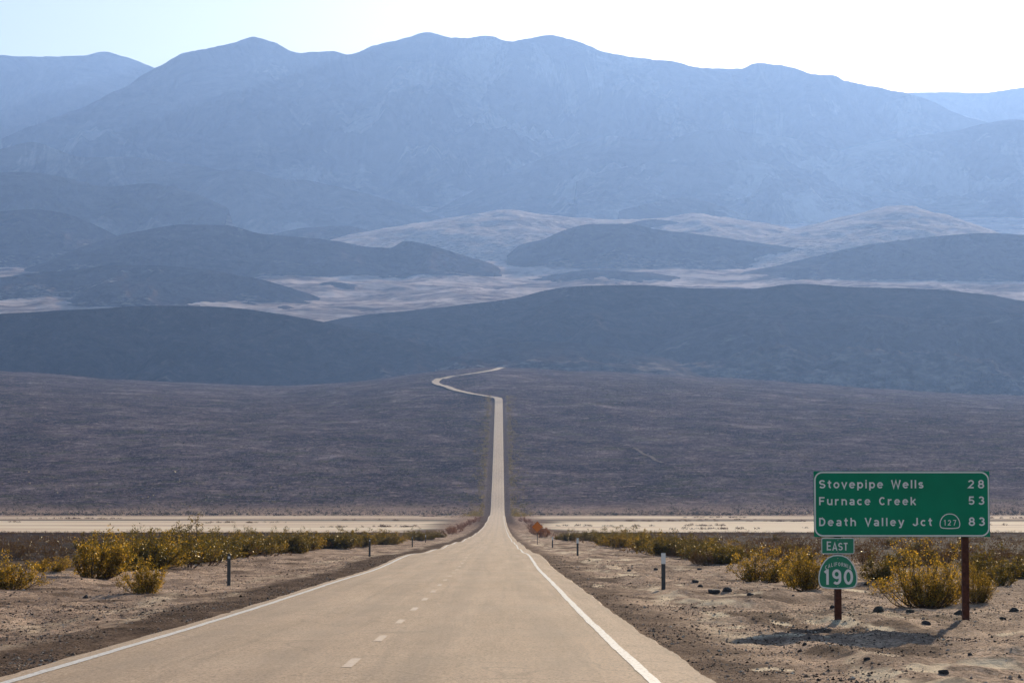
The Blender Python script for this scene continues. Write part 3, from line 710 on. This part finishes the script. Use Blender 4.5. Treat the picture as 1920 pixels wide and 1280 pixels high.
# ------------------------------------------------------------------ stuff: far scrub, gravel
def scrub_mass(name, X, Y, H, W, mat, nq, seed, quad=None):
    rng = np.random.default_rng(seed); n = len(X); Z = ground(X, Y)
    a = rng.uniform(0, 2 * PI, (n, nq)); r = rng.uniform(0, 1, (n, nq)) ** .6; h = rng.uniform(.1, 1, (n, nq)) * (1.05 - .6 * r * r)
    P = np.stack([X[:, None] + np.cos(a) * r * W[:, None] / 2, Y[:, None] + np.sin(a) * r * W[:, None] / 2, Z[:, None] + h * H[:, None]], -1).reshape(-1, 3)
    size = np.repeat(W * (quad or .16), nq)
    V, Fq = leaf_quads(P, None, size, rng)
    o = new_mesh(name, V, Fq, mat); return o
def view_xy(n, d0, d1, half, rng, power=1.0):
    D = d0 + (d1 - d0) * rng.uniform(0, 1, n) ** power
    U = rng.uniform(-half, half, n); return CAM[0] + U * D, D
# plain
X, Y = view_xy(5200, 110, 700, .23, RNG, .85)
k = (np.abs(X) > 11 + 0 * Y) & (fbm(X / 25, Y / 40, 500, 3) > -.15); X, Y = X[k], Y[k]
o = scrub_mass('plain_scrub', X, Y, RNG.uniform(.3, .8, len(X)), RNG.uniform(.6, 1.5, len(X)), B_, 40, 5, .07)
tag(o, 'low dry brown scrub covering the dark plain in front of the pale lake bed', 'scrub', kind='stuff')
# fan
X, Y = view_xy(42000, 1330, 3300, .22, RNG, 1.35)
dens = fbm(X / 60, Y / 110, 510, 4); k = (np.abs(X) > 13) & (dens + RNG.uniform(-.5, .5, len(X)) > -.15)
X, Y = X[k], Y[k]
o = scrub_mass('fan_scrub', X, Y, RNG.uniform(.5, 1.4, len(X)), RNG.uniform(1.0, 2.4, len(X)), M['scrub'], 9, 6, .2)
tag(o, 'dark sparse scrub dotted over the long slope beyond the lake bed', 'scrub', kind='stuff')
# green line of scrub along both sides of the road up the fan
D = RNG.uniform(1180, 2720, 1500); s = np.where(RNG.uniform(0, 1, 1500) < .5, -1, 1); X = s * (8.0 + RNG.exponential(3.0, 1500)) 
o = scrub_mass('roadside_scrub', X, D, RNG.uniform(1.0, 2.3, 1500), RNG.uniform(1.6, 3.4, 1500), M['leaf_olive'], 22, 7, .11)
tag(o, 'olive scrub growing thicker along both edges of the distant straight road', 'scrub', kind='stuff')
# dark scrub islands on the playa
cx, cy = view_xy(34, 760, 1330, .21, RNG); XX = []; YY = []
for a, b in zip(cx, cy):
    if abs(a) < 25: continue
    m = int(RNG.integers(5, 22)); L = RNG.uniform(3, 12)
    XX.append(a + RNG.normal(0, L, m)); YY.append(b + RNG.normal(0, 4, m))
XX = np.concatenate(XX); YY = np.concatenate(YY)
o = scrub_mass('playa_scrub', XX, YY, RNG.uniform(.3, .8, len(XX)), RNG.uniform(1.2, 2.6, len(XX)), B_, 40, 8, .10)
tag(o, 'small dark patches of scrub on the pale dry lake bed', 'scrub', kind='stuff')

OCT = np.array([(1,0,0),(-1,0,0),(0,1,0),(0,-1,0),(0,0,1),(0,0,-1)], float)
OF = np.array([(0,2,4),(2,1,4),(1,3,4),(3,0,4),(2,0,5),(1,2,5),(3,1,5),(0,3,5)])
def stones(name, X, Y, S, seed):
    rng = np.random.default_rng(seed); n = len(X); Z = ground(X, Y)
    V = OCT[None] * rng.uniform(.55, 1.25, (n, 6, 1)); V = V + rng.normal(0, .12, V.shape)
    a = rng.uniform(0, 2*PI, n); c, s_ = np.cos(a)[:, None], np.sin(a)[:, None]
    V = np.stack([V[..., 0]*c - V[..., 1]*s_, V[..., 0]*s_ + V[..., 1]*c, V[..., 2] * .65], -1) * S[:, None, None]
    V[..., 0] += X[:, None]; V[..., 1] += Y[:, None]; V[..., 2] += (Z + S * .18)[:, None]
    Fa = (np.arange(n)[:, None, None] * 6 + OF[None]).reshape(-1, 3)
    return new_mesh(name, V.reshape(-1, 3), Fa, M['gravel'])
n = 230000
D = 22 * np.exp(RNG.uniform(0, 1, n) ** .85 * math.log(150 / 22)); U = RNG.uniform(-.24, .24, n); X = CAM[0] + U * D
k = ((X < -3.75) | (X > 4.1)); dn = fbm(X / 1.8, D / 4, 520, 3); k &= dn + RNG.uniform(-.5, .5, n) > .05
X, D = X[k], D[k]; S = np.clip(RNG.lognormal(math.log(.0085), .5, len(X)), .004, .038) * (1 + D / 160)
o = stones('gravel', X, D, S, 9); tag(o, 'loose grey and tan gravel strewn over both verges', 'gravel', kind='stuff')

# ------------------------------------------------------------------ rocks
import bmesh
def rock_mesh(seed):
    bm = bmesh.new(); bmesh.ops.create_icosphere(bm, subdivisions=3, radius=1); r = np.random.default_rng(seed)
    pl = r.normal(size=(9, 3)); pl /= np.linalg.norm(pl, axis=1)[:, None]; dd = r.uniform(.5, .85, 9)
    for v in bm.verts:
        p = np.array(v.co)
        for a, b in zip(pl, dd):
            q = p @ a
            if q > b: p = p - a * (q - b) * .92
        p = p * (1 + .05 * math.sin(p[0] * 9 + seed) * math.sin(p[1] * 8) + r.normal(0, .012))
        v.co = (p[0] * 1.1, p[1] * .9, p[2] * .72)
    me = bpy.data.meshes.new('rock'); bm.to_mesh(me); bm.free(); me.materials.append(M['rock']); return me
RM = [rock_mesh(i) for i in range(6)]
RP = []
for m in RM[:3]:
    c = m.copy(); c.materials.clear(); c.materials.append(M['paler']); RP.append(c)
def put_rock(px, py, wpx, label, group=None, pale=False, hi=700):
    x, y, z = on_ground(px, py, hi=hi); r = wpx * y / F / 2
    o = bpy.data.objects.new('rock', random.choice(RP if pale else RM)); COL.objects.link(o)
    o.location = (x, y, z + r * .08); o.rotation_euler = (random.uniform(-.2, .2), random.uniform(-.2, .2), random.uniform(0, 6.3)); o.scale = (r, r, r * random.uniform(.85, 1.25))
    tag(o, label, 'rock', group or 'dark rocks on the verges')
for a in [(1646, 1147, 27, 'largest dark rock on the gravel between the two sign posts'),
          (1706, 1148, 20, 'flat dark rock on the gravel just left of the right sign post'),
          (1736, 1170, 18, 'dark rock at the edge of the sign shadow'),
          (1798, 1152, 20, 'dark rock touching the foot of the right sign post'),
          (1562, 1139, 12, 'small dark rock leaning against the left sign post'),
          (1408, 1116, 15, 'upright dark rock on the sand between the white topped marker and the signs'),
          (1338, 1112, 26, 'broad dark rock lying on pale sand right of the white topped marker'),
          (1362, 1108, 22, 'dark rock beside the broad one on pale sand'),
          (1303, 1092, 15, 'dark rock just right of the white topped marker'),
          (1312, 1100, 13, 'small rock in front of the dark rock by the white topped marker'),
          (1312, 1068, 9, 'tiny dark rock at the foot of the bushes right of the marker'),
          (1230, 1068, 9, 'dark rock behind the white topped marker'),
          (1179, 1070, 10, 'dark rock on the pale sand left of the white topped marker'),
          (1900, 1146, 24, 'dark rock at the right edge beyond the sign'),
          (1880, 1160, 14, 'small dark rock before the one at the right edge'),
          (1510, 1209, 12, 'flat dark rock below the sign shadow'),
          (1625, 1236, 13, 'dark rock on the pale gravel in the lower right'),
          (1768, 1262, 22, 'dark broken rock near the bottom edge lower right'),
          (1818, 1228, 12, 'dark rock on the gravel below the right sign post'),
          (160, 1120, 13, 'dark rock on the gravel left of the small golden bush'),
          (1720, 1118, 20, 'dark rock under the big bush'),
          (1752, 1124, 22, 'dark rock under the big bush by the right post'),
          (1625, 1095, 14, 'dark rock between the shield and the big bush')]:
    put_rock(*a)
for i in range(26):
    if random.random() < .5: px, py = random.uniform(1300, 1915), random.uniform(1112, 1270)
    else: px, py = random.uniform(1180, 1915), random.uniform(1070, 1130)
    put_rock(px, py, random.uniform(3, 7), 'small dark stone lying on the right verge', 'small dark stones on the right verge')
for i in range(20):
    px = random.uniform(0, 400); put_rock(px, random.uniform(1098, 1115) if px > 200 else random.uniform(1085, 1200), random.uniform(3, 7), 'small dark stone lying on the left verge', 'small dark stones on the left verge')
for i in range(16):
    px = random.uniform(240, 300) if random.random() < .6 else random.uniform(440, 470); put_rock(px, 1204 - (px - 240) * .36 if px < 400 else 1052, random.uniform(2.5, 4.5), 'small pale stone at the left edge of the pavement', 'small pale stones on the left verge', True)

# ------------------------------------------------------------------ lettering
def arc(cx, cy, rx, ry, a0, a1, n=10):
    return [(cx + rx * math.cos(math.radians(a0 + (a1 - a0) * i / n)), cy + ry * math.sin(math.radians(a0 + (a1 - a0) * i / n))) for i in range(n + 1)]
def ring(cx, cy, rx, ry): return arc(cx, cy, rx, ry, 0, 360, 20)
GLY = {
 'S': (.64, [arc(.32, .70, .23, .21, 25, 270, 12) + arc(.32, .295, .24, .205, 90, -155, 12)]),
 't': (.40, [[(.19, .95), (.19, .26)] + arc(.34, .25, .15, .16, 190, 270, 5), [(.02, .67), (.38, .67)]]),
 'o': (.60, [ring(.30, .375, .22, .29)]), 'v': (.56, [[(.05, .75), (.28, .03), (.51, .75)]]),
 'e': (.60, [[(.09, .40), (.51, .40)] + arc(.30, .375, .22, .29, 6, 322, 16)]),
 'p': (.60, [[(.09, .75), (.09, -.24)], ring(.31, .375, .21, .29)]),
 'i': (.20, [[(.10, 0), (.10, .75)], [(.10, .85), (.10, 1.0)]]), 'l': (.20, [[(.10, 0), (.10, 1)]]),
 'W': (.92, [[(.05, 1), (.25, .04), (.46, .92), (.67, .04), (.87, 1)]]),
 's': (.50, [arc(.25, .53, .17, .145, 25, 270, 10) + arc(.25, .235, .18, .15, 90, -155, 10)]),
 '2': (.62, [arc(.31, .68, .22, .23, 165, -25, 10) + [(.09, .09), (.57, .09)]]),
 '8': (.62, [ring(.31, .71, .19, .20), ring(.31, .295, .23, .215)]),
 'F': (.58, [[(.09, 0), (.09, 1)], [(.09, .91), (.56, .91)], [(.09, .50), (.50, .50)]]),
 'u': (.58, [[(.09, .75), (.09, .30)] + arc(.29, .29, .20, .20, 180, 350, 8), [(.49, .75), (.49, 0)]]),
 'r': (.44, [[(.09, 0), (.09, .75)], arc(.33, .42, .24, .24, 175, 75, 6)]),
 'n': (.58, [[(.09, 0), (.09, .75)], arc(.29, .46, .20, .20, 175, 0, 8) + [(.49, 0)]]),
 'a': (.56, [arc(.27, .49, .19, .18, 155, 0, 8) + [(.46, 0)], ring(.27, .22, .185, .145)]),
 'c': (.54, [arc(.30, .375, .22, .29, 48, 312, 14)]), 'C': (.66, [arc(.35, .5, .26, .41, 45, 315, 16)]),
 'k': (.56, [[(.09, 0), (.09, 1)], [(.50, .75), (.12, .30)], [(.24, .44), (.52, 0)]]),
 '5': (.62, [[(.54, .91), (.15, .91), (.12, .50)] + arc(.30, .32, .23, .235, 130, -155, 12)]),
 '3': (.62, [arc(.30, .71, .20, .20, 155, -90, 10), arc(.30, .30, .23, .215, 90, -155, 12)]),
 'D': (.64, [[(.09, 0), (.09, 1)], [(.09, .91), (.30, .91)] + arc(.30, .5, .26, .41, 90, -90, 12) + [(.09, .09)]]),
 'h': (.58, [[(.09, 0), (.09, 1)], arc(.29, .46, .20, .20, 175, 0, 8) + [(.49, 0)]]),
 'V': (.64, [[(.05, 1), (.32, .04), (.59, 1)]]), 'y': (.56, [[(.05, .75), (.29, .04)], [(.52, .75), (.24, -.14), (.08, -.17)]]),
 'J': (.54, [[(.43, 1), (.43, .30)] + arc(.24, .30, .19, .21, 0, -175, 8)]),
 '1': (.40, [[(.26, 0), (.26, 1)], [(.26, .93), (.07, .78)]]), '7': (.58, [[(.04, .91), (.53, .91), (.22, 0)]]),
 '9': (.62, [ring(.31, .68, .22, .23), [(.53, .68), (.53, .36)] + arc(.31, .33, .22, .24, 0, -140, 8)]),
 '0': (.62, [ring(.31, .5, .23, .41)]),
 'E': (.56, [[(.09, 0), (.09, 1)], [(.09, .91), (.54, .91)], [(.09, .5), (.48, .5)], [(.09, .09), (.54, .09)]]),
 'A': (.66, [[(.04, 0), (.33, .96), (.62, 0)], [(.14, .28), (.52, .28)]]), 'T': (.56, [[(.28, 0), (.28, 1)], [(.0, .91), (.56, .91)]]),
 'L': (.52, [[(.09, 1), (.09, .09), (.50, .09)]]), 'I': (.20, [[(.1, 0), (.1, 1)]]), 'O': (.66, [ring(.33, .5, .25, .41)]),
 'R': (.62, [[(.09, 0), (.09, 1)], [(.09, .91), (.34, .91)] + arc(.34, .70, .2, .21, 90, -90, 8) + [(.09, .49)], [(.32, .48), (.58, 0)]]),
 'N': (.64, [[(.09, 0), (.09, 1)], [(.09, .97), (.55, .03)], [(.55, 0), (.55, 1)]]), ' ': (.42, []),
}
def text(name, s, x0, x1, z, cap, parent, y, mat, weight=.17, sx=1.0, warp=None):
    """stroke lettering in local metres between x0 and x1, baseline z"""
    tot = sum(GLY[c][0] * cap * sx for c in s); gap = (x1 - x0 - tot) / max(1, len(s) - 1)
    mb = MB(); x = x0; k = 0
    for c in s:
        w, strokes = GLY[c]
        for st in strokes:
            P = [(x + p[0] * cap * sx, z + p[1] * cap) for p in st]
            if warp: P = [warp(*p) for p in P]
            closed = len(P) > 15 and abs(P[0][0] - P[-1][0]) < 1e-6 and abs(P[0][1] - P[-1][1]) < 1e-6
            if closed: P = P[:-1]
            mb.ribbon(P, weight * cap, y - .0004 * (k % 4), closed); k += 1
        x += w * cap * sx + gap
    return mb.build(name, mat, parent)
def rrect(x0, z0, x1, z1, r, n=6):
    P = []
    for cx, cz, a in ((x1 - r, z1 - r, 0), (x0 + r, z1 - r, 90), (x0 + r, z0 + r, 180), (x1 - r, z0 + r, 270)):
        P += arc(cx, cz, r, r, a, a + 90, n)
    return P[::-1]
def ccw(P):
    a = sum(P[i][0] * P[(i+1) % len(P)][1] - P[(i+1) % len(P)][0] * P[i][1] for i in range(len(P)))
    return P if a > 0 else P[::-1]

# ------------------------------------------------------------------ the road sign
YS = 48.0
sxL, _ = slopes(1572, 1156); XL = CAM[0] + float(sxL) * YS
XB, ZB = XL, float(ground(XL, YS))
def sg(px, py):      # photograph pixel -> local metres on the sign plane
    a, b = slopes(px, py); return (CAM[0] + float(a) * YS - XB, CAM[2] + float(b) * YS - ZB)
sign = empty('road_sign', (XB, YS, ZB))
tag(sign, 'green and white highway sign on two brown posts with distances and route shield below', 'road sign')
def sg_len(px): return px * YS / F
def post(x, top, w):
    z0 = float(ground(XB + x, YS)) - ZB - .25
    mb = MB(); mb.box((x, .045 + w / 2, (z0 + top) / 2), (w / 2, w / 2, (top - z0) / 2)); o = mb.build('post', M['post'], sign)
    bv = o.modifiers.new('bevel', 'BEVEL'); bv.width = .006; bv.segments = 2
post(sg(1571.5, 1000)[0], sg(0, 890)[1], .125); post(sg(1811, 1000)[0], sg(0, 890)[1], .125)
(xa, zt), (xb, zb) = sg(1525.5, 883), sg(1856.5, 1006)
mb = MB(); mb.prism(ccw([(xa, zb), (xb, zb), (xb + -.003, zt), (xa - .003, zt)]), 0, .004); panel = mb.build('sign_panel', M['green'], sign)
pb = MB()
for zz in (zt - .25, zb + .25): pb.box(((xa + xb) / 2, .024, zz), ((xb - xa) / 2 - .1, .019, .03))
pb.build('panel_stiffener', M['alu'], panel)
i = sg_len(1.2)
mb = MB(); mb.ribbon(rrect(xa + i + .01, zb + i + .01, xb - i - .01, zt - i - .01, .145, 8), .027, -.003, True); mb.build('border', M['white'], panel)
Wm = M['white']
def line(s, px0, px1, base, capx, parent, y=-.004, weight=.18, sx=1.24, mat=Wm):
    (a, z), (b, _) = sg(px0, base), sg(px1, base); return text('lettering', s, a, b, z, sg_len(capx), parent, y, mat, weight, sx)
line('Stovepipe Wells', 1535.5, 1731.5, 915, 15.6, panel)
line('28', 1814.5, 1845.5, 915, 15.8, panel)
line('Furnace Creek', 1535.5, 1717.5, 946.4, 15.2, panel)
line('53', 1815.5, 1846, 945.6, 15.6, panel)
line('Death Valley Jct', 1535.5, 1748, 985.6, 15.4, panel)
line('83', 1816, 1847, 985.2, 16.0, panel)
def shield(cx, cz, w, h):
    """California route spade outline (rounded top, bulging foot)"""
    R = [(0, .5), (.12, .488), (.24, .43), (.34, .325), (.42, .18), (.475, .02), (.5, -.16), (.495, -.30), (.465, -.41), (.40, -.465), (.28, -.485), (.14, -.497), (0, -.5)]
    P = [(cx + a * w, cz + b * h) for a, b in R] + [(cx - a * w, cz + b * h) for a, b in R[::-1][1:-1]]
    return ccw(P)
(cx, cz) = sg(1781, 976.5)
mb = MB(); mb.ribbon(shield(cx, cz, sg_len(37), sg_len(27)), sg_len(1.7), -.0035, True); mb.build('shield_outline', Wm, panel)
line('127', 1769.5, 1792.5, 984.5, 10.6, panel, weight=.13, sx=.95)
# EAST plate
(ea, et), (eb, ez) = sg(1540, 1008), sg(1602, 1038)
mb = MB(); mb.prism(ccw(rrect(ea, ez, eb, et, .03)), .005, .010); plate = mb.build('direction_plate', M['green2'], sign)
mb = MB(); mb.ribbon(rrect(ea + .007, ez + .007, eb - .007, et - .007, .026), .013, .002, True); mb.build('border', Wm, plate)
line('E', 1550, 1558, 1031.4, 17.2, plate, .001, .14, .9); line('AST', 1561, 1589.5, 1031.4, 14.6, plate, .001, .16, .9)
# route shield
(cx, cz) = sg(1571, 1071.5)
mb = MB(); mb.prism(shield(cx, cz, sg_len(73.5), sg_len(64)), .005, .010); sh = mb.build('route_shield', M['green2'], sign)
mb = MB(); mb.ribbon(shield(cx, cz, sg_len(71), sg_len(61.5)), sg_len(2.0), .002, True); mb.build('border', Wm, sh)
line('190', 1544.5, 1599.5, 1095.5, 29, sh, .001, .165, .95)
ca, cb = sg(1547, 1063)[0], sg(1596, 1063)[0]; cm = (ca + cb) / 2; zc = sg(0, 1063.5)[1]
text('lettering', 'CALIFORNIA', ca, cb, zc, sg_len(7.2), sh, .001, Wm, .13, .85, lambda x, z: (x, z - 1.15 * (x - cm) ** 2 + .028))
for px_, py_ in ((1571, 1012), (1571, 1034), (1571, 1046), (1571, 1099)):
    a, b = sg(px_, py_); mb = MB(); mb.prism(ccw(arc(a, b, .009, .009, 0, 315, 7)), -.003, .006); mb.build('bolt', M['alu'], sign)
# block between the plates and the left post
a, b = sg(1571, 1020); mb = MB(); mb.box((a, .027, b), (.05, .017, .05)); a, b = sg(1571, 1070); mb.box((a, .027, b), (.05, .017, .18)); mb.build('mounting_bracket', M['alu'], sign)

# ------------------------------------------------------------------ delineators
def delineator(x, y, face, label, group='roadside marker posts', h=1.0):
    r = empty('marker_post', (x, y, float(ground(x, y))), 0)
    tag(r, label, 'marker post', group)
    mb = MB(); w = .055
    mb.prism(ccw([(-w, -.15), (w, -.15), (w, h), (w * .5, h + .02), (-w * .5, h + .02), (-w, h)]), -.012, .012)
    mb.box((0, .02, h / 2 - .05), (.012, .014, h / 2)); mb.build('shaft', M['delin'], r)
    mb = MB()
    if face: mb.prism(ccw([(-w * 1.12, h * .70), (w * 1.12, h * .70), (w * 1.12, h * .995), (-w * 1.12, h * .995)]), -.016, -.0125)
    else: mb.prism(ccw([(-.030, h * .86), (.030, h * .86), (.030, h * .93), (-.030, h * .93)]), -.016, -.0125)
    mb.build('reflector', Wm, r)
    return r
def dl(px, py, *a, **k):
    x, y, z = on_ground(px, py); return delineator(x, y, *a, **k)
dl(1244, 1105, True, 'white topped marker post, nearest on the right verge', h=1.0)
dl(1083, 1041, True, 'white topped marker post, second on the right verge before the bushes')
dl(1036, 1026, True, 'small white topped marker post, third on the right verge')
dl(429, 1097, False, 'dark marker post with small reflector, nearest on the left verge', h=.98)
dl(693, 1043, False, 'dark marker post, second on the left verge in front of the bushes')
dl(773, 1025, False, 'dark marker post, third on the left verge')
dl(798, 1016, True, 'small pale topped marker post, farthest on the left verge')

# ------------------------------------------------------------------ distant orange warning sign
x, y, z = on_ground(1007.5, 1020)
w = empty('warning_sign', (x, y, z)); tag(w, 'orange diamond warning sign on a thin post far down the right side', 'warning sign')
mb = MB(); mb.box((0, .03, 1.2), (.035, .02, 1.35)); mb.build('post', M['delin'], w)
s = .62; zc = (1020 - 987.5) * y / F
P = []
for cx_, cz_, a in ((s - .07, 0, -45), (0, s - .07, 45), (-s + .07, 0, 135), (0, -s + .07, 225)): P += arc(cx_, cz_, .06, .06, a, a + 90, 4)
mb = MB(); mb.prism(ccw([(p[0], p[1] + zc) for p in P]), 0, .004); mb.build('sign_panel', M['orange'], w)
mb = MB(); mb.ribbon([(p[0] * .93, p[1] * .93 + zc) for p in P], .02, -.004, True); mb.build('border', M['delin'], w)

# ------------------------------------------------------------------ sky, sun, haze
SUN_AZ, SUN_EL = math.radians(16.0), math.radians(15.5)      # azimuth to the right of +Y
world = bpy.data.worlds.new('World'); scene.world = world; world.use_nodes = True
nt = world.node_tree; bg = nt.nodes['Background']
sky = nt.nodes.new('ShaderNodeTexSky'); sky.sky_type = 'NISHITA'; sky.sun_disc = False
sky.sun_elevation = SUN_EL; sky.sun_rotation = SUN_AZ; sky.air_density = 1.0; sky.dust_density = 1.1; sky.ozone_density = 1.0; sky.altitude = 500
nt.links.new(sky.outputs[0], bg.inputs[0]); bg.inputs[1].default_value = .060
sd = bpy.data.lights.new('sun', 'SUN'); sd.energy = 5.0; sd.angle = math.radians(.55); sd.color = (1, .84, .62)
so = bpy.data.objects.new('sun', sd); COL.objects.link(so)
dirv = Vector((math.sin(SUN_AZ) * math.cos(SUN_EL), math.cos(SUN_AZ) * math.cos(SUN_EL), math.sin(SUN_EL)))
so.rotation_euler = dirv.to_track_quat('Z', 'Y').to_euler()

HZ = NT('haze_air')
v = HZ.n('ShaderNodeVolumePrincipled'); v.inputs['Color'].default_value = (.24, .41, .83, 1); v.inputs['Density'].default_value = 3.9e-5
v.inputs['Anisotropy'].default_value = .50
HZ.l(v.outputs[0], HZ.out.inputs['Volume'])
zmin, zmax = -60.0, 3290.0
mb = MB(); mb.box((0, 10700, (zmin + zmax) / 2), (17500, 12700, (zmax - zmin) / 2)); hz = mb.build('haze', HZ.m)
tag(hz, 'pale blue haze filling the valley air', 'haze', kind='stuff')

# ------------------------------------------------------------------ render settings
scene.render.engine = 'CYCLES'
scene.cycles.use_denoising = True
scene.cycles.max_bounces = 6; scene.cycles.volume_bounces = 1; scene.cycles.transparent_max_bounces = 8
scene.cycles.sample_clamp_indirect = 6
vs = scene.view_settings; vs.view_transform = 'Standard'; vs.look = 'None'; vs.gamma = 1; vs.exposure = 0.90
for p_ in scene.objects:
    pass
